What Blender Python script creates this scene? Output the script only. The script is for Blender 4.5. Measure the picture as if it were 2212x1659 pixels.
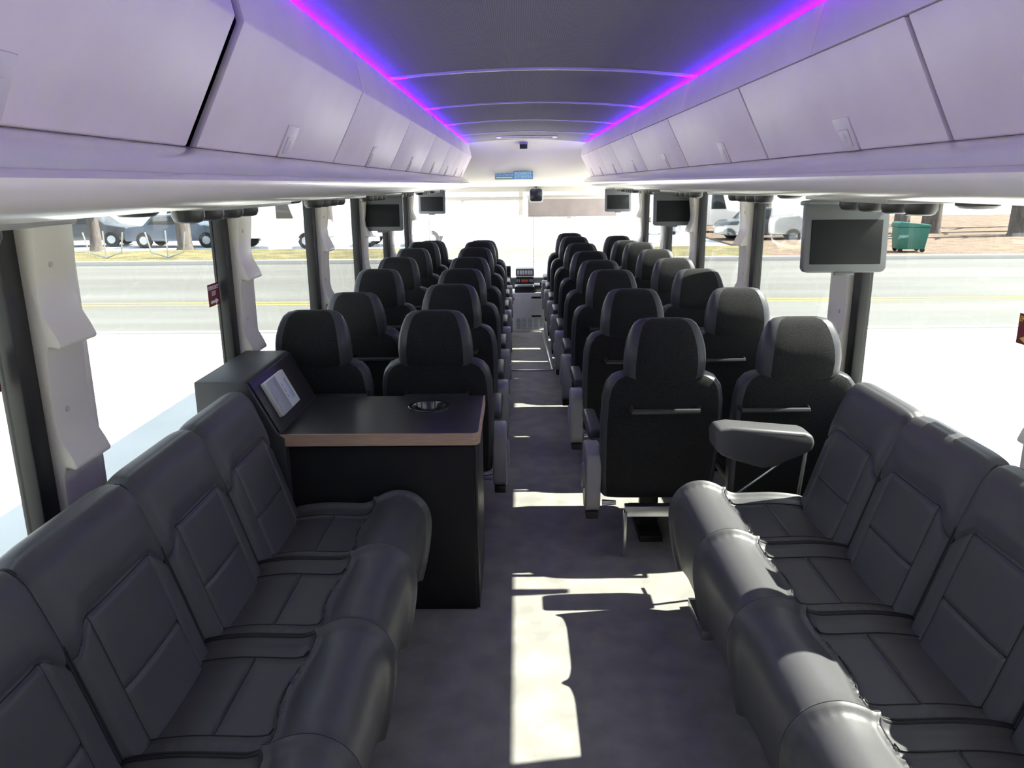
import bpy, bmesh, math, random
from mathutils import Vector, Matrix

for o in list(bpy.data.objects):
    bpy.data.objects.remove(o, do_unlink=True)
scene = bpy.context.scene
COL = scene.collection
random.seed(7)
R_ = math.radians

# ------------------------------------------------------------------ camera
FPX, PW, PH = 1661.0, 2212.0, 1659.0
CAMP = Vector((-0.115, 0.0, 1.5))
pitch, roll, yaw = R_(14.6), R_(0.5), R_(-0.45)
fwd = Vector((math.sin(yaw) * math.cos(pitch), math.cos(yaw) * math.cos(pitch), -math.sin(pitch)))
rgt = fwd.cross(Vector((0, 0, 1))).normalized()
upv = rgt.cross(fwd)
r2 = rgt * math.cos(roll) - upv * math.sin(roll)
u2 = upv * math.cos(roll) + rgt * math.sin(roll)
cam = bpy.data.cameras.new('camera')
cam.sensor_fit = 'HORIZONTAL'
cam.sensor_width = 36.0
cam.lens = FPX / PW * 36.0
cam.clip_start = 0.02
cam.clip_end = 600
camo = bpy.data.objects.new('camera', cam)
COL.objects.link(camo)
camo.matrix_world = Matrix(((r2.x, u2.x, -fwd.x, CAMP.x), (r2.y, u2.y, -fwd.y, CAMP.y),
                            (r2.z, u2.z, -fwd.z, CAMP.z), (0, 0, 0, 1)))
scene.camera = camo

# ------------------------------------------------------------------ sky, sun, exposure
world = bpy.data.worlds.new('sky')
scene.world = world
world.use_nodes = True
wn = world.node_tree
wn.nodes.clear()
wo = wn.nodes.new('ShaderNodeOutputWorld')
wb = wn.nodes.new('ShaderNodeBackground')
wb.inputs['Strength'].default_value = 1.3
tc = wn.nodes.new('ShaderNodeTexCoord')
sx = wn.nodes.new('ShaderNodeSeparateXYZ')
rp = wn.nodes.new('ShaderNodeValToRGB')
rp.color_ramp.elements[0].position = 0.0
rp.color_ramp.elements[0].color = (0.95, 0.97, 1.0, 1)
rp.color_ramp.elements[1].position = 1.0
rp.color_ramp.elements[1].color = (0.60, 0.76, 1.0, 1)
wn.links.new(tc.outputs['Generated'], sx.inputs[0])
wn.links.new(sx.outputs['Z'], rp.inputs[0])
wn.links.new(rp.outputs[0], wb.inputs['Color'])
wn.links.new(wb.outputs[0], wo.inputs[0])

sun = bpy.data.lights.new('sun', 'SUN')
sun.energy = 14.0
sun.angle = R_(0.53)
sun.color = (1.0, 0.95, 0.86)
suno = bpy.data.objects.new('sun', sun)
COL.objects.link(suno)
SUN_DIR = Vector((-1.0, -0.15, -1.05)).normalized()
suno.rotation_euler = SUN_DIR.to_track_quat('-Z', 'Y').to_euler()
suno.location = (6, 2, 8)

vs = scene.view_settings
vs.view_transform = 'Standard'
vs.look = 'None'
vs.gamma = 1.0
vs.use_curve_mapping = False
vs.exposure = 1.25

# ------------------------------------------------------------------ materials
MATS = {}


def pmat(name, col, rough=0.5, metal=0.0, spec=0.5, noise=None, bump=None, sheen=0.0, coat=0.0, vary=0.0, vscale=20.0,
         col2=None, emit=None, stretch=(1, 1, 1)):
    m = bpy.data.materials.new(name)
    m.use_nodes = True
    nt = m.node_tree
    b = nt.nodes['Principled BSDF']
    b.inputs['Base Color'].default_value = (*col, 1)
    b.inputs['Roughness'].default_value = rough
    b.inputs['Metallic'].default_value = metal
    b.inputs['Specular IOR Level'].default_value = spec
    if sheen:
        b.inputs['Sheen Weight'].default_value = sheen
        b.inputs['Sheen Roughness'].default_value = 0.45
    if coat:
        b.inputs['Coat Weight'].default_value = coat
        b.inputs['Coat Roughness'].default_value = 0.15
    if emit:
        b.inputs['Emission Color'].default_value = (*emit[0], 1)
        b.inputs['Emission Strength'].default_value = emit[1]
    tcn = mp = None
    if vary or bump:
        tcn = nt.nodes.new('ShaderNodeTexCoord')
        mp = nt.nodes.new('ShaderNodeMapping')
        mp.inputs['Scale'].default_value = stretch
        nt.links.new(tcn.outputs['Object'], mp.inputs[0])
    if vary:
        n = nt.nodes.new('ShaderNodeTexNoise')
        n.inputs['Scale'].default_value = vscale
        n.inputs['Detail'].default_value = 6
        nt.links.new(mp.outputs[0], n.inputs['Vector'])
        mx = nt.nodes.new('ShaderNodeMix')
        mx.data_type = 'RGBA'
        c2 = col2 if col2 else tuple(max(0, c * (1 - vary)) for c in col)
        mx.inputs['A'].default_value = (*col, 1)
        mx.inputs['B'].default_value = (*c2, 1)
        rr = nt.nodes.new('ShaderNodeMapRange')
        rr.inputs['From Min'].default_value = 0.35
        rr.inputs['From Max'].default_value = 0.65
        nt.links.new(n.outputs['Fac'], rr.inputs['Value'])
        nt.links.new(rr.outputs[0], mx.inputs['Factor'])
        nt.links.new(mx.outputs['Result'], b.inputs['Base Color'])
    if bump:
        n2 = nt.nodes.new('ShaderNodeTexNoise')
        n2.inputs['Scale'].default_value = bump[0]
        n2.inputs['Detail'].default_value = 4
        nt.links.new(mp.outputs[0], n2.inputs['Vector'])
        bp = nt.nodes.new('ShaderNodeBump')
        bp.inputs['Strength'].default_value = bump[1]
        bp.inputs['Distance'].default_value = bump[2]
        nt.links.new(n2.outputs['Fac'], bp.inputs['Height'])
        nt.links.new(bp.outputs[0], b.inputs['Normal'])
    MATS[name] = m
    return m


def glass_mat(name, tint, spec=1.0):
    """thin pane: light passes straight through, tinted, with a Fresnel reflection on top"""
    m = bpy.data.materials.new(name)
    m.use_nodes = True
    nt = m.node_tree
    nt.nodes.clear()
    out = nt.nodes.new('ShaderNodeOutputMaterial')
    t = nt.nodes.new('ShaderNodeBsdfTransparent')
    t.inputs['Color'].default_value = (*tint, 1)
    g = nt.nodes.new('ShaderNodeBsdfGlossy')
    g.inputs['Roughness'].default_value = 0.02
    g.inputs['Color'].default_value = (1, 1, 1, 1)
    lw = nt.nodes.new('ShaderNodeLayerWeight')
    pw = nt.nodes.new('ShaderNodeMath')
    pw.operation = 'POWER'
    pw.inputs[1].default_value = 5.0
    nt.links.new(lw.outputs['Facing'], pw.inputs[0])
    ml = nt.nodes.new('ShaderNodeMath')
    ml.operation = 'MULTIPLY_ADD'
    ml.inputs[1].default_value = 0.5 * spec
    ml.inputs[2].default_value = 0.03 * spec
    mx = nt.nodes.new('ShaderNodeMixShader')
    nt.links.new(pw.outputs[0], ml.inputs[0])
    nt.links.new(ml.outputs[0], mx.inputs[0])
    nt.links.new(t.outputs[0], mx.inputs[1])
    nt.links.new(g.outputs[0], mx.inputs[2])
    nt.links.new(mx.outputs[0], out.inputs[0])
    MATS[name] = m
    return m


def emat(name, col, s):
    m = bpy.data.materials.new(name)
    m.use_nodes = True
    nt = m.node_tree
    nt.nodes.clear()
    out = nt.nodes.new('ShaderNodeOutputMaterial')
    e = nt.nodes.new('ShaderNodeEmission')
    e.inputs[0].default_value = (*col, 1)
    e.inputs[1].default_value = s
    nt.links.new(e.outputs[0], out.inputs[0])
    MATS[name] = m
    return m


def ribbed_mat(name, col, scale, strength):
    m = pmat(name, col, rough=0.85, spec=0.2)
    nt = m.node_tree
    b = nt.nodes['Principled BSDF']
    t = nt.nodes.new('ShaderNodeTexCoord')
    w = nt.nodes.new('ShaderNodeTexWave')
    w.wave_type = 'BANDS'
    w.bands_direction = 'X'
    w.inputs['Scale'].default_value = scale
    w.inputs['Distortion'].default_value = 0.0
    w2 = nt.nodes.new('ShaderNodeTexWave')
    w2.bands_direction = 'Y'
    w2.inputs['Scale'].default_value = scale * 0.7
    mxh = nt.nodes.new('ShaderNodeMath')
    mxh.operation = 'MULTIPLY'
    bp = nt.nodes.new('ShaderNodeBump')
    bp.inputs['Strength'].default_value = strength
    bp.inputs['Distance'].default_value = 0.002
    nt.links.new(t.outputs['Object'], w.inputs['Vector'])
    nt.links.new(t.outputs['Object'], w2.inputs['Vector'])
    nt.links.new(w.outputs['Fac'], mxh.inputs[0])
    nt.links.new(w2.outputs['Fac'], mxh.inputs[1])
    nt.links.new(mxh.outputs[0], bp.inputs['Height'])
    nt.links.new(bp.outputs[0], b.inputs['Normal'])
    mx = nt.nodes.new('ShaderNodeMix')
    mx.data_type = 'RGBA'
    mx.inputs['A'].default_value = (*[c * 0.7 for c in col], 1)
    mx.inputs['B'].default_value = (*[c * 1.2 for c in col], 1)
    nt.links.new(mxh.outputs[0], mx.inputs['Factor'])
    nt.links.new(mx.outputs['Result'], b.inputs['Base Color'])
    return m


pmat('floor_vinyl', (0.34, 0.33, 0.30), rough=0.55, spec=0.4, vary=0.35, vscale=9, col2=(0.25, 0.245, 0.225), bump=(260, 0.12, 0.002))
pmat('cream', (0.72, 0.69, 0.62), rough=0.38, spec=0.5)
pmat('cream_dark', (0.55, 0.53, 0.49), rough=0.45)
pmat('bin_fabric', (0.72, 0.64, 0.66), rough=0.42, spec=0.5, vary=0.06, vscale=6, bump=(400, 0.1, 0.001), stretch=(1, 1, 1))
pmat('lip', (0.70, 0.67, 0.64), rough=0.22, spec=0.6, coat=0.3)
pmat('latch', (0.60, 0.55, 0.56), rough=0.4)
ribbed_mat('ceiling_fabric', (0.32, 0.31, 0.31), 45.0, 0.35)
pmat('hoop', (0.66, 0.62, 0.64), rough=0.25, spec=0.6)
pmat('rubber', (0.006, 0.006, 0.007), rough=0.5)
pmat('seat_fabric', (0.009, 0.009, 0.010), rough=0.95, spec=0.12, sheen=0.12, vary=0.7, vscale=420, col2=(0.034, 0.034, 0.034), bump=(380, 0.5, 0.003))
pmat('seat_leather', (0.055, 0.056, 0.066), rough=0.42, spec=0.4, bump=(240, 0.08, 0.001))
pmat('sofa_leather', (0.082, 0.082, 0.088), rough=0.45, spec=0.5, bump=(330, 0.12, 0.001))
pmat('sofa_leather_light', (0.078, 0.078, 0.085), rough=0.46, spec=0.5, bump=(330, 0.12, 0.001))
pmat('thread', (0.02, 0.02, 0.024), rough=0.6)
pmat('grey_plastic', (0.30, 0.30, 0.315), rough=0.42, spec=0.4)
pmat('dark_plastic', (0.03, 0.03, 0.032), rough=0.4)
pmat('black_metal', (0.02, 0.02, 0.022), rough=0.45, metal=0.3)
pmat('steel', (0.55, 0.56, 0.58), rough=0.35, metal=1.0)
pmat('aluminium', (0.70, 0.73, 0.78), rough=0.3, metal=1.0)
pmat('counter_black', (0.011, 0.011, 0.013), rough=0.65, spec=0.3, bump=(180, 0.15, 0.002))
pmat('laminate', (0.018, 0.018, 0.021), rough=0.32, spec=0.5, vary=0.6, vscale=140, col2=(0.035, 0.034, 0.036))
pmat('console_vinyl', (0.028, 0.029, 0.034), rough=0.5, bump=(300, 0.12, 0.001))
pmat('wood_edge', (0.55, 0.38, 0.28), rough=0.45, vary=0.2, vscale=14, stretch=(1, 8, 20))
pmat('white_plastic', (0.74, 0.76, 0.76), rough=0.35)
pmat('pale_grey', (0.42, 0.45, 0.49), rough=0.45)
pmat('lcd', (0.50, 0.60, 0.72), rough=0.2)
pmat('monitor_grey', (0.13, 0.138, 0.142), rough=0.42)
pmat('screen', (0.010, 0.011, 0.012), rough=0.6, spec=0.25)
pmat('maroon', (0.16, 0.012, 0.03), rough=0.4)
pmat('white_print', (0.85, 0.85, 0.85), rough=0.5)
pmat('yellow_print', (0.80, 0.55, 0.10), rough=0.5)
pmat('sign_blue', (0.08, 0.24, 0.48), rough=0.4)
pmat('sign_light', (0.45, 0.62, 0.80), rough=0.4)
pmat('orange', (0.8, 0.12, 0.03), rough=0.4)
pmat('red', (0.6, 0.02, 0.03), rough=0.4)
pmat('cabinet_grey', (0.74, 0.74, 0.75), rough=0.4)
pmat('blind', (0.38, 0.33, 0.32), rough=0.8, vary=0.15, vscale=5)
pmat('mirror_black', (0.02, 0.022, 0.025), rough=0.1, spec=0.7)
glass_mat('side_glass', (0.71, 0.73, 0.715))
glass_mat('clear_glass', (0.96, 0.975, 0.975))
emat('led', (0.075, 0.0, 1.0), 42.0)
emat('hoop_reflection_pink', (0.8, 0.02, 0.75), 1.2)  # emission imitating the strip's pink reflection on the hoop ends
# outside
pmat('lot', (0.80, 0.78, 0.74), rough=0.9, vary=0.12, vscale=0.6, bump=(6, 0.2, 0.02))
pmat('asphalt', (0.19, 0.187, 0.178), rough=0.9, vary=0.25, vscale=0.5, stretch=(0.15, 1.5, 1))
pmat('road_yellow', (0.75, 0.50, 0.08), rough=0.8)
pmat('road_white', (0.85, 0.85, 0.83), rough=0.8)
pmat('kerb', (0.60, 0.58, 0.54), rough=0.9)
pmat('dry_grass', (0.27, 0.225, 0.11), rough=1.0, vary=0.5, vscale=1.5, col2=(0.14, 0.13, 0.06), bump=(12, 0.8, 0.1))
pmat('leaf_ground', (0.24, 0.175, 0.13), rough=1.0, vary=0.6, vscale=2.5, col2=(0.16, 0.11, 0.08), bump=(10, 0.8, 0.1))
pmat('snow', (0.86, 0.88, 0.92), rough=0.8, vary=0.08, vscale=0.7, bump=(2, 0.5, 0.1))
pmat('bark', (0.14, 0.12, 0.11), rough=0.95, vary=0.4, vscale=4, stretch=(3, 3, .6))
pmat('car_white', (0.80, 0.80, 0.80), rough=0.3, coat=0.5)
pmat('car_dark', (0.05, 0.055, 0.065), rough=0.3, coat=0.5)
pmat('car_blue', (0.08, 0.11, 0.16), rough=0.3, coat=0.5)
pmat('car_glass', (0.03, 0.035, 0.04), rough=0.1)
pmat('tyre', (0.02, 0.02, 0.02), rough=0.8)
pmat('bin_green', (0.015, 0.13, 0.10), rough=0.5)
pmat('brick_far', (0.30, 0.20, 0.16), rough=0.9)

# ------------------------------------------------------------------ mesh helpers


class MB:
    def __init__(s):
        s.v = []
        s.f = []

    def quadgrid(s, rows, close_u=False):
        """rows: list of equal-length vertex lists"""
        b = len(s.v)
        n = len(rows[0])
        for r in rows:
            s.v += [tuple(p) for p in r]
        for i in range(len(rows) - 1):
            for j in range(n if close_u else n - 1):
                j2 = (j + 1) % n
                s.f.append((b + i * n + j, b + i * n + j2, b + (i + 1) * n + j2, b + (i + 1) * n + j))
        return b

    def box(s, x0, x1, y0, y1, z0, z1):
        b = len(s.v)
        s.v += [(x0, y0, z0), (x1, y0, z0), (x1, y1, z0), (x0, y1, z0), (x0, y0, z1), (x1, y0, z1), (x1, y1, z1), (x0, y1, z1)]
        s.f += [tuple(b + i for i in q) for q in ((0, 3, 2, 1), (4, 5, 6, 7), (0, 1, 5, 4), (1, 2, 6, 5), (2, 3, 7, 6), (3, 0, 4, 7))]
        return s

    def prism(s, pts, axis, a0, a1):
        """pts: closed 2-D outline; axis 'x': pts are (y,z); 'y': (x,z); 'z': (x,y)"""
        b = len(s.v)
        n = len(pts)
        for a in (a0, a1):
            for p, q in pts:
                s.v.append((a, p, q) if axis == 'x' else (p, a, q) if axis == 'y' else (p, q, a))
        s.f.append(tuple(b + i for i in range(n - 1, -1, -1)))
        s.f.append(tuple(b + n + i for i in range(n)))
        for i in range(n):
            j = (i + 1) % n
            s.f.append((b + i, b + j, b + n + j, b + n + i))
        return s

    def tube(s, pts, r, n=8, caps=True):
        pts = [Vector(p) for p in pts]
        rows = []
        prev = None
        for i, p in enumerate(pts):
            d = (pts[min(i + 1, len(pts) - 1)] - pts[max(i - 1, 0)]).normalized()
            if prev is None:
                a = d.cross(Vector((0, 0, 1)))
                if a.length < 1e-3:
                    a = d.cross(Vector((1, 0, 0)))
            else:
                a = prev - d * prev.dot(d)
            a.normalize()
            prev = a
            c = d.cross(a)
            rr = r[i] if isinstance(r, (list, tuple)) else r
            rows.append([p + (a * math.cos(t) + c * math.sin(t)) * rr for t in [2 * math.pi * k / n for k in range(n)]])
        b = s.quadgrid(rows, True)
        if caps:
            s.f.append(tuple(b + k for k in range(n - 1, -1, -1)))
            e = b + (len(rows) - 1) * n
            s.f.append(tuple(e + k for k in range(n)))
        return s

    def lathe(s, prof, cx, cy, n=20, z0=0.0):
        rows = [[(cx + r * math.cos(t), cy + r * math.sin(t), z0 + z) for t in [2 * math.pi * k / n for k in range(n)]] for r, z in prof]
        s.quadgrid(rows, True)
        return s

    def xf(s, M, start=0):
        for i in range(start, len(s.v)):
            s.v[i] = tuple(M @ Vector(s.v[i]))
        return s

    def mesh(s, name, bevel=0.0, seg=2, smooth=None):
        me = bpy.data.meshes.new(name)
        me.from_pydata([tuple(p) for p in s.v], [], s.f)
        bm = bmesh.new()
        bm.from_mesh(me)
        bmesh.ops.remove_doubles(bm, verts=bm.verts, dist=1e-5)
        bmesh.ops.recalc_face_normals(bm, faces=bm.faces)
        if bevel:
            es = [e for e in bm.edges if len(e.link_faces) == 2 and e.calc_face_angle(0) > 0.5]
            bmesh.ops.bevel(bm, geom=es, offset=bevel, segments=seg, affect='EDGES', clamp_overlap=True, profile=0.5)
        bm.to_mesh(me)
        bm.free()
        if smooth is None:
            smooth = bool(bevel)
        if smooth:
            for p in me.polygons:
                p.use_smooth = True
            try:
                me.set_sharp_from_angle(angle=R_(38))
            except Exception:
                pass
        return me


def link(name, me, mat, parent=None):
    o = bpy.data.objects.new(name, me)
    COL.objects.link(o)
    if mat is not None and not me.materials:
        me.materials.append(MATS[mat])
    if parent is not None:
        o.parent = parent
    return o


def part(name, mb, mat, parent=None, bevel=0.0, smooth=None, seg=2):
    return link(name, mb.mesh(name, bevel, seg, smooth), mat, parent)


def tag(o, label=None, cat=None, group=None, kind=None):
    if label:
        o['label'] = label
    if cat:
        o['category'] = cat
    if group:
        o['group'] = group
    if kind:
        o['kind'] = kind
    return o


def thing(name, label, cat, loc=(0, 0, 0), rz=0.0, group=None):
    o = bpy.data.objects.new(name, None)
    o.empty_display_size = 0.05
    COL.objects.link(o)
    o.location = loc
    o.rotation_euler = (0, 0, rz)
    return tag(o, label, cat, group)


def struct_empty(name, label=None, loc=(0, 0, 0)):
    o = bpy.data.objects.new(name, None)
    o.empty_display_size = 0.05
    COL.objects.link(o)
    o.location = loc
    tag(o, label, None, None, 'structure')
    return o


def struct(name, mb, mat, label=None, bevel=0.0, smooth=None):
    return tag(part(name, mb, mat, None, bevel, smooth), label, None, None, 'structure')


def B(x0, x1, y0, y1, z0, z1):
    return MB().box(min(x0, x1), max(x0, x1), min(y0, y1), max(y0, y1), min(z0, z1), max(z0, z1))


def spline(pts, n, warp=None):
    """Catmull-Rom resample of an open 2-D polyline, n points equally spaced"""
    P = [Vector(p) for p in pts]
    P = [P[0] * 2 - P[1]] + P + [P[-1] * 2 - P[-2]]
    dense = []
    for i in range(1, len(P) - 2):
        for k in range(24):
            t = k / 24
            a, b, c, d = P[i - 1], P[i], P[i + 1], P[i + 2]
            dense.append(0.5 * ((2 * b) + (c - a) * t + (2 * a - 5 * b + 4 * c - d) * t * t + (3 * b - a - 3 * c + d) * t ** 3))
    dense.append(P[-2])
    L = [0.0]
    for i in range(1, len(dense)):
        L.append(L[-1] + (dense[i] - dense[i - 1]).length)
    out = []
    j = 0
    for k in range(n):
        s = L[-1] * (warp(k / (n - 1)) if warp else k / (n - 1))
        while j < len(L) - 2 and L[j + 1] < s:
            j += 1
        t = (s - L[j]) / max(1e-9, L[j + 1] - L[j])
        out.append(dense[j].lerp(dense[j + 1], min(1, max(0, t))))
    return out, L[-1]


def text_mb(txt, size, depth=0.0006, align='CENTER'):
    cu = bpy.data.curves.new('lettering', 'FONT')
    cu.body = txt
    cu.size = size
    cu.align_x = align
    cu.align_y = 'CENTER'
    cu.extrude = depth
    cu.resolution_u = 3
    o = bpy.data.objects.new('lettering_tmp', cu)
    COL.objects.link(o)
    dg = bpy.context.evaluated_depsgraph_get()
    dg.update()
    me = bpy.data.meshes.new_from_object(o.evaluated_get(dg))
    bpy.data.objects.remove(o, do_unlink=True)
    bpy.data.curves.remove(cu)
    me.name = 'lettering'
    me.materials.clear()
    return me


# ================================================================== THE BUS SHELL
WX = 1.24          # inner wall face
GX = 1.255         # glass plane
Y0, Y1 = -1.2, 10.3
SILL, HEAD = 0.66, 1.47
PILL = {-1: [0.36, 1.65, 2.93, 4.24, 5.46, 6.70, 8.00], 1: [0.30, 1.66, 3.00, 4.38, 5.72, 6.95, 8.20]}
SIDE = {-1: 'left', 1: 'right'}

# floor with the sunken ramp well in the aisle
m = MB()
m.box(-1.3, 1.3, Y0, 6.2, -0.10, 0.0)
m.box(-1.3, -0.215, 6.2, 8.75, -0.30, 0.0)
m.box(0.19, 1.3, 6.2, 8.75, -0.30, 0.0)
m.box(-1.3, 1.3, 8.75, Y1, -0.40, -0.20)
floor = struct('floor', m, 'floor_vinyl', 'scuffed grey vinyl floor of the coach aisle')

# roof skin and ceiling lining
struct('roof', B(-1.34, 1.34, Y0 - 0.1, Y1, 2.06, 2.12), 'cream', 'outer roof skin of the coach')


def ceil_z(x):
    return 2.000 - 0.033 * (x / 0.65) ** 2


HOOPS = [0.66, 2.12, 3.68, 5.13, 6.50, 7.90]
ceil = struct_empty('ceiling', 'dark grey ribbed fabric ceiling panels between pale hoops')
edges = [Y0] + HOOPS + [9.42]
XS = [-0.76 + 1.52 * i / 24 for i in range(25)]
for a, b in zip(edges[:-1], edges[1:]):
    m = MB()
    pts = [(x, ceil_z(x)) for x in XS] + [(x, ceil_z(x) + 0.012) for x in reversed(XS)]
    m.prism(pts, 'y', a + 0.006, b - 0.006)
    part('ceiling_panel', m, 'ceiling_fabric', ceil)
for y in HOOPS:
    m = MB()
    xs = [-0.70 + 1.40 * i / 24 for i in range(25)]
    pts = [(x, ceil_z(x) - 0.009) for x in xs] + [(x, ceil_z(x) + 0.010) for x in reversed(xs)]
    m.prism(pts, 'y', y - 0.014, y + 0.014)
    part('hoop_trim', m, 'hoop', ceil, 0.003)
# roof hatch frame in the last panel
hv = thing('roof_vent', 'slim cream roof vent frame in the front ceiling panel', 'vent', (0.0, 8.75, 1.995))
for nm, bx, mt in (('vent_frame', (-0.33, 0.33, -0.15, -0.10, -0.012, 0.004), 'cream'), ('vent_frame', (-0.33, 0.33, 0.10, 0.15, -0.012, 0.004), 'cream'),
                   ('vent_frame', (-0.33, -0.28, -0.10, 0.10, -0.012, 0.004), 'cream'), ('vent_frame', (0.28, 0.33, -0.10, 0.10, -0.012, 0.004), 'cream'),
                   ('vent_panel', (-0.28, 0.28, -0.10, 0.10, -0.004, 0.004), 'rubber')):
    part(nm, B(*bx), mt, hv, 0.003)

# side walls, pillars, windows
win_no = 0
trim_no = 0
for s in (-1, 1):
    m = MB()
    m.box(*sorted((s * WX, s * 1.266)), Y0, Y1 if s < 0 else 8.80, -0.40, SILL)
    m.box(*sorted((s * WX, s * 1.266)), Y0, Y1, HEAD, 2.06)
    for y in PILL[s]:
        m.box(*sorted((s * WX, s * 1.266)), y + 0.03, y + 0.26, SILL, HEAD)
    m.box(*sorted((s * WX, s * 1.266)), Y0, Y0 + 0.25, SILL, HEAD)
    m.box(*sorted((s * WX, s * 1.266)), Y1 - 0.12, Y1, SILL, HEAD)
    struct('wall_' + SIDE[s], m, 'cream_dark', 'cream side wall below and between the coach windows')
    # sill ledge
    struct('baseboard_' + SIDE[s], B(s * (WX - 0.03), s * WX, Y0, 9.6 if s < 0 else 8.80, SILL - 0.05, SILL), 'cream', 'cream ledge along the window sill', 0.006)
    for y in PILL[s]:
        trim_no += 1
        tr = struct_empty('trim_%d' % trim_no, 'cream moulded pillar cover with black window seal', (s * WX, y, 0))
        part('window_seal', B(s * 0.028, -s * 0.022, -0.004, 0.062, SILL, HEAD), 'rubber', tr, 0.006)
        # moulded cover: silhouette with two hooked ledges, extruded along the bus
        prof = [(0, 1.46), (0.062, 1.46), (0.058, 1.36), (0.046, 1.26), (0.050, 1.22), (0.072, 1.175), (0.082, 1.150), (0.078, 1.140), (0.052, 1.146),
                (0.046, 1.13), (0.040, 1.04), (0.040, 0.96), (0.046, 0.92), (0.066, 0.880), (0.076, 0.855), (0.072, 0.846), (0.046, 0.852), (0.040, 0.83), (0.036, 0.74), (0.036, SILL), (0, SILL)]
        m = MB()
        m.prism([(-s * p, z) for p, z in prof], 'y', 0.066, 0.225)
        part('pillar_cover', m, 'cream', tr, 0.005)
        m = MB()
        m.prism([(-s * p, z) for p, z in ((0, 1.46), (0.035, 1.46), (0.030, SILL), (0, SILL))], 'y', 0.225, 0.262)
        part('cover_edge', m, 'cream', tr, 0.004)
        for zz, xx in ((1.33, 0.054), (0.985, 0.040)):
            m = MB()
            m.tube([(-s * (xx - 0.004), 0.12, zz), (-s * (xx + 0.003), 0.12, zz)], 0.007, 10)
            part('screw', m, 'cream_dark', tr)
    ends = [Y0 + 0.25] + sum([[y - 0.004, y + 0.26] for y in PILL[s]], []) + [Y1 - 0.12]
    for i in range(0, len(ends), 2):
        win_no += 1
        a, b = ends[i], ends[i + 1]
        w = struct_empty('window_%d' % win_no, 'tinted coach side window', (s * GX, (a + b) / 2, SILL))
        hw = (b - a) / 2
        part('glass_pane', B(-0.003, 0.003, -hw, hw, 0, HEAD - SILL), 'side_glass' if b < 9 else 'clear_glass', w)
        part('window_seal', B(-0.012, 0.012, -hw, hw, 0.0, 0.018), 'rubber', w)
        part('window_seal', B(-0.012, 0.012, -hw, -hw + 0.02, 0.018, HEAD - SILL), 'rubber', w)

dr = struct_empty('door_1', 'glazed passenger door at the front of the coach', (GX, 9.5, -0.20))
part('glass_pane', B(-0.003, 0.003, -0.66, 0.66, 0.06, 0.84), 'clear_glass', dr)
part('door_frame', B(-0.015, 0.011, -0.70, -0.64, -0.20, 0.86), 'rubber', dr, 0.004)
part('door_frame', B(-0.015, 0.011, 0.64, 0.70, -0.20, 0.86), 'rubber', dr, 0.004)
part('door_frame', B(-0.015, 0.011, -0.64, 0.64, -0.20, 0.06), 'rubber', dr, 0.004)
part('door_frame', B(-0.015, 0.011, -0.64, 0.64, 0.83, 0.86), 'rubber', dr, 0.004)
struct('wall_back', B(-1.31, 1.31, Y0 - 0.1, Y0, -0.1, 2.06), 'cream_dark', 'rear bulkhead of the coach')

# ---- front bulkhead, windscreen
prof = []
for k in range(13):
    t = k / 12
    prof.append((9.42 + 0.30 * (1 - math.cos(t * math.pi / 2)) * 0.5 + 0.10 * t, 1.965 - 0.49 * t))
prof = [(9.36, 1.998), (9.42, 1.980), (9.50, 1.93), (9.54, 1.86), (9.58, 1.72), (9.64, 1.58), (9.72, 1.50), (9.80, 1.470), (9.95, 1.465), (10.3, 1.47), (10.3, 2.06), (9.36, 2.06)]
fw = MB().prism(prof, 'x', -1.24, 1.24)
struct('wall_front', fw, 'cream', 'cream front bulkhead above the windscreen', 0.01)
struct('trim_20', B(-1.2, 1.2, 9.98, 10.03, 1.40, 1.47), 'cream_dark', 'cream header rail above the windscreen', 0.006)
w = struct_empty('window_20', 'clear two piece windscreen', (0, 10.22, 0.30))
part('glass_pane', B(-1.22, 0.098, -0.004, 0.004, 0, 1.17), 'clear_glass', w)
part('glass_pane', B(0.112, 1.22, -0.004, 0.004, 0, 1.17), 'clear_glass', w)
part('divider', B(0.098, 0.112, -0.012, 0.012, 0, 1.17), 'cream_dark', w)
struct('wall_dash', B(-1.24, 1.24, 10.15, 10.3, -0.4, 0.30), 'dark_plastic', 'dark dashboard panel under the windscreen', 0.02)

# ================================================================== LUGGAGE RACKS
led_i = 0
RY1 = 9.38
SEAMS = {-1: [0.32, 1.57, 2.80, 4.05, 5.30, 6.50, 7.60, 8.60], 1: [0.35, 1.62, 2.78, 4.05, 5.30, 6.50, 7.60, 8.60]}


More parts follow.
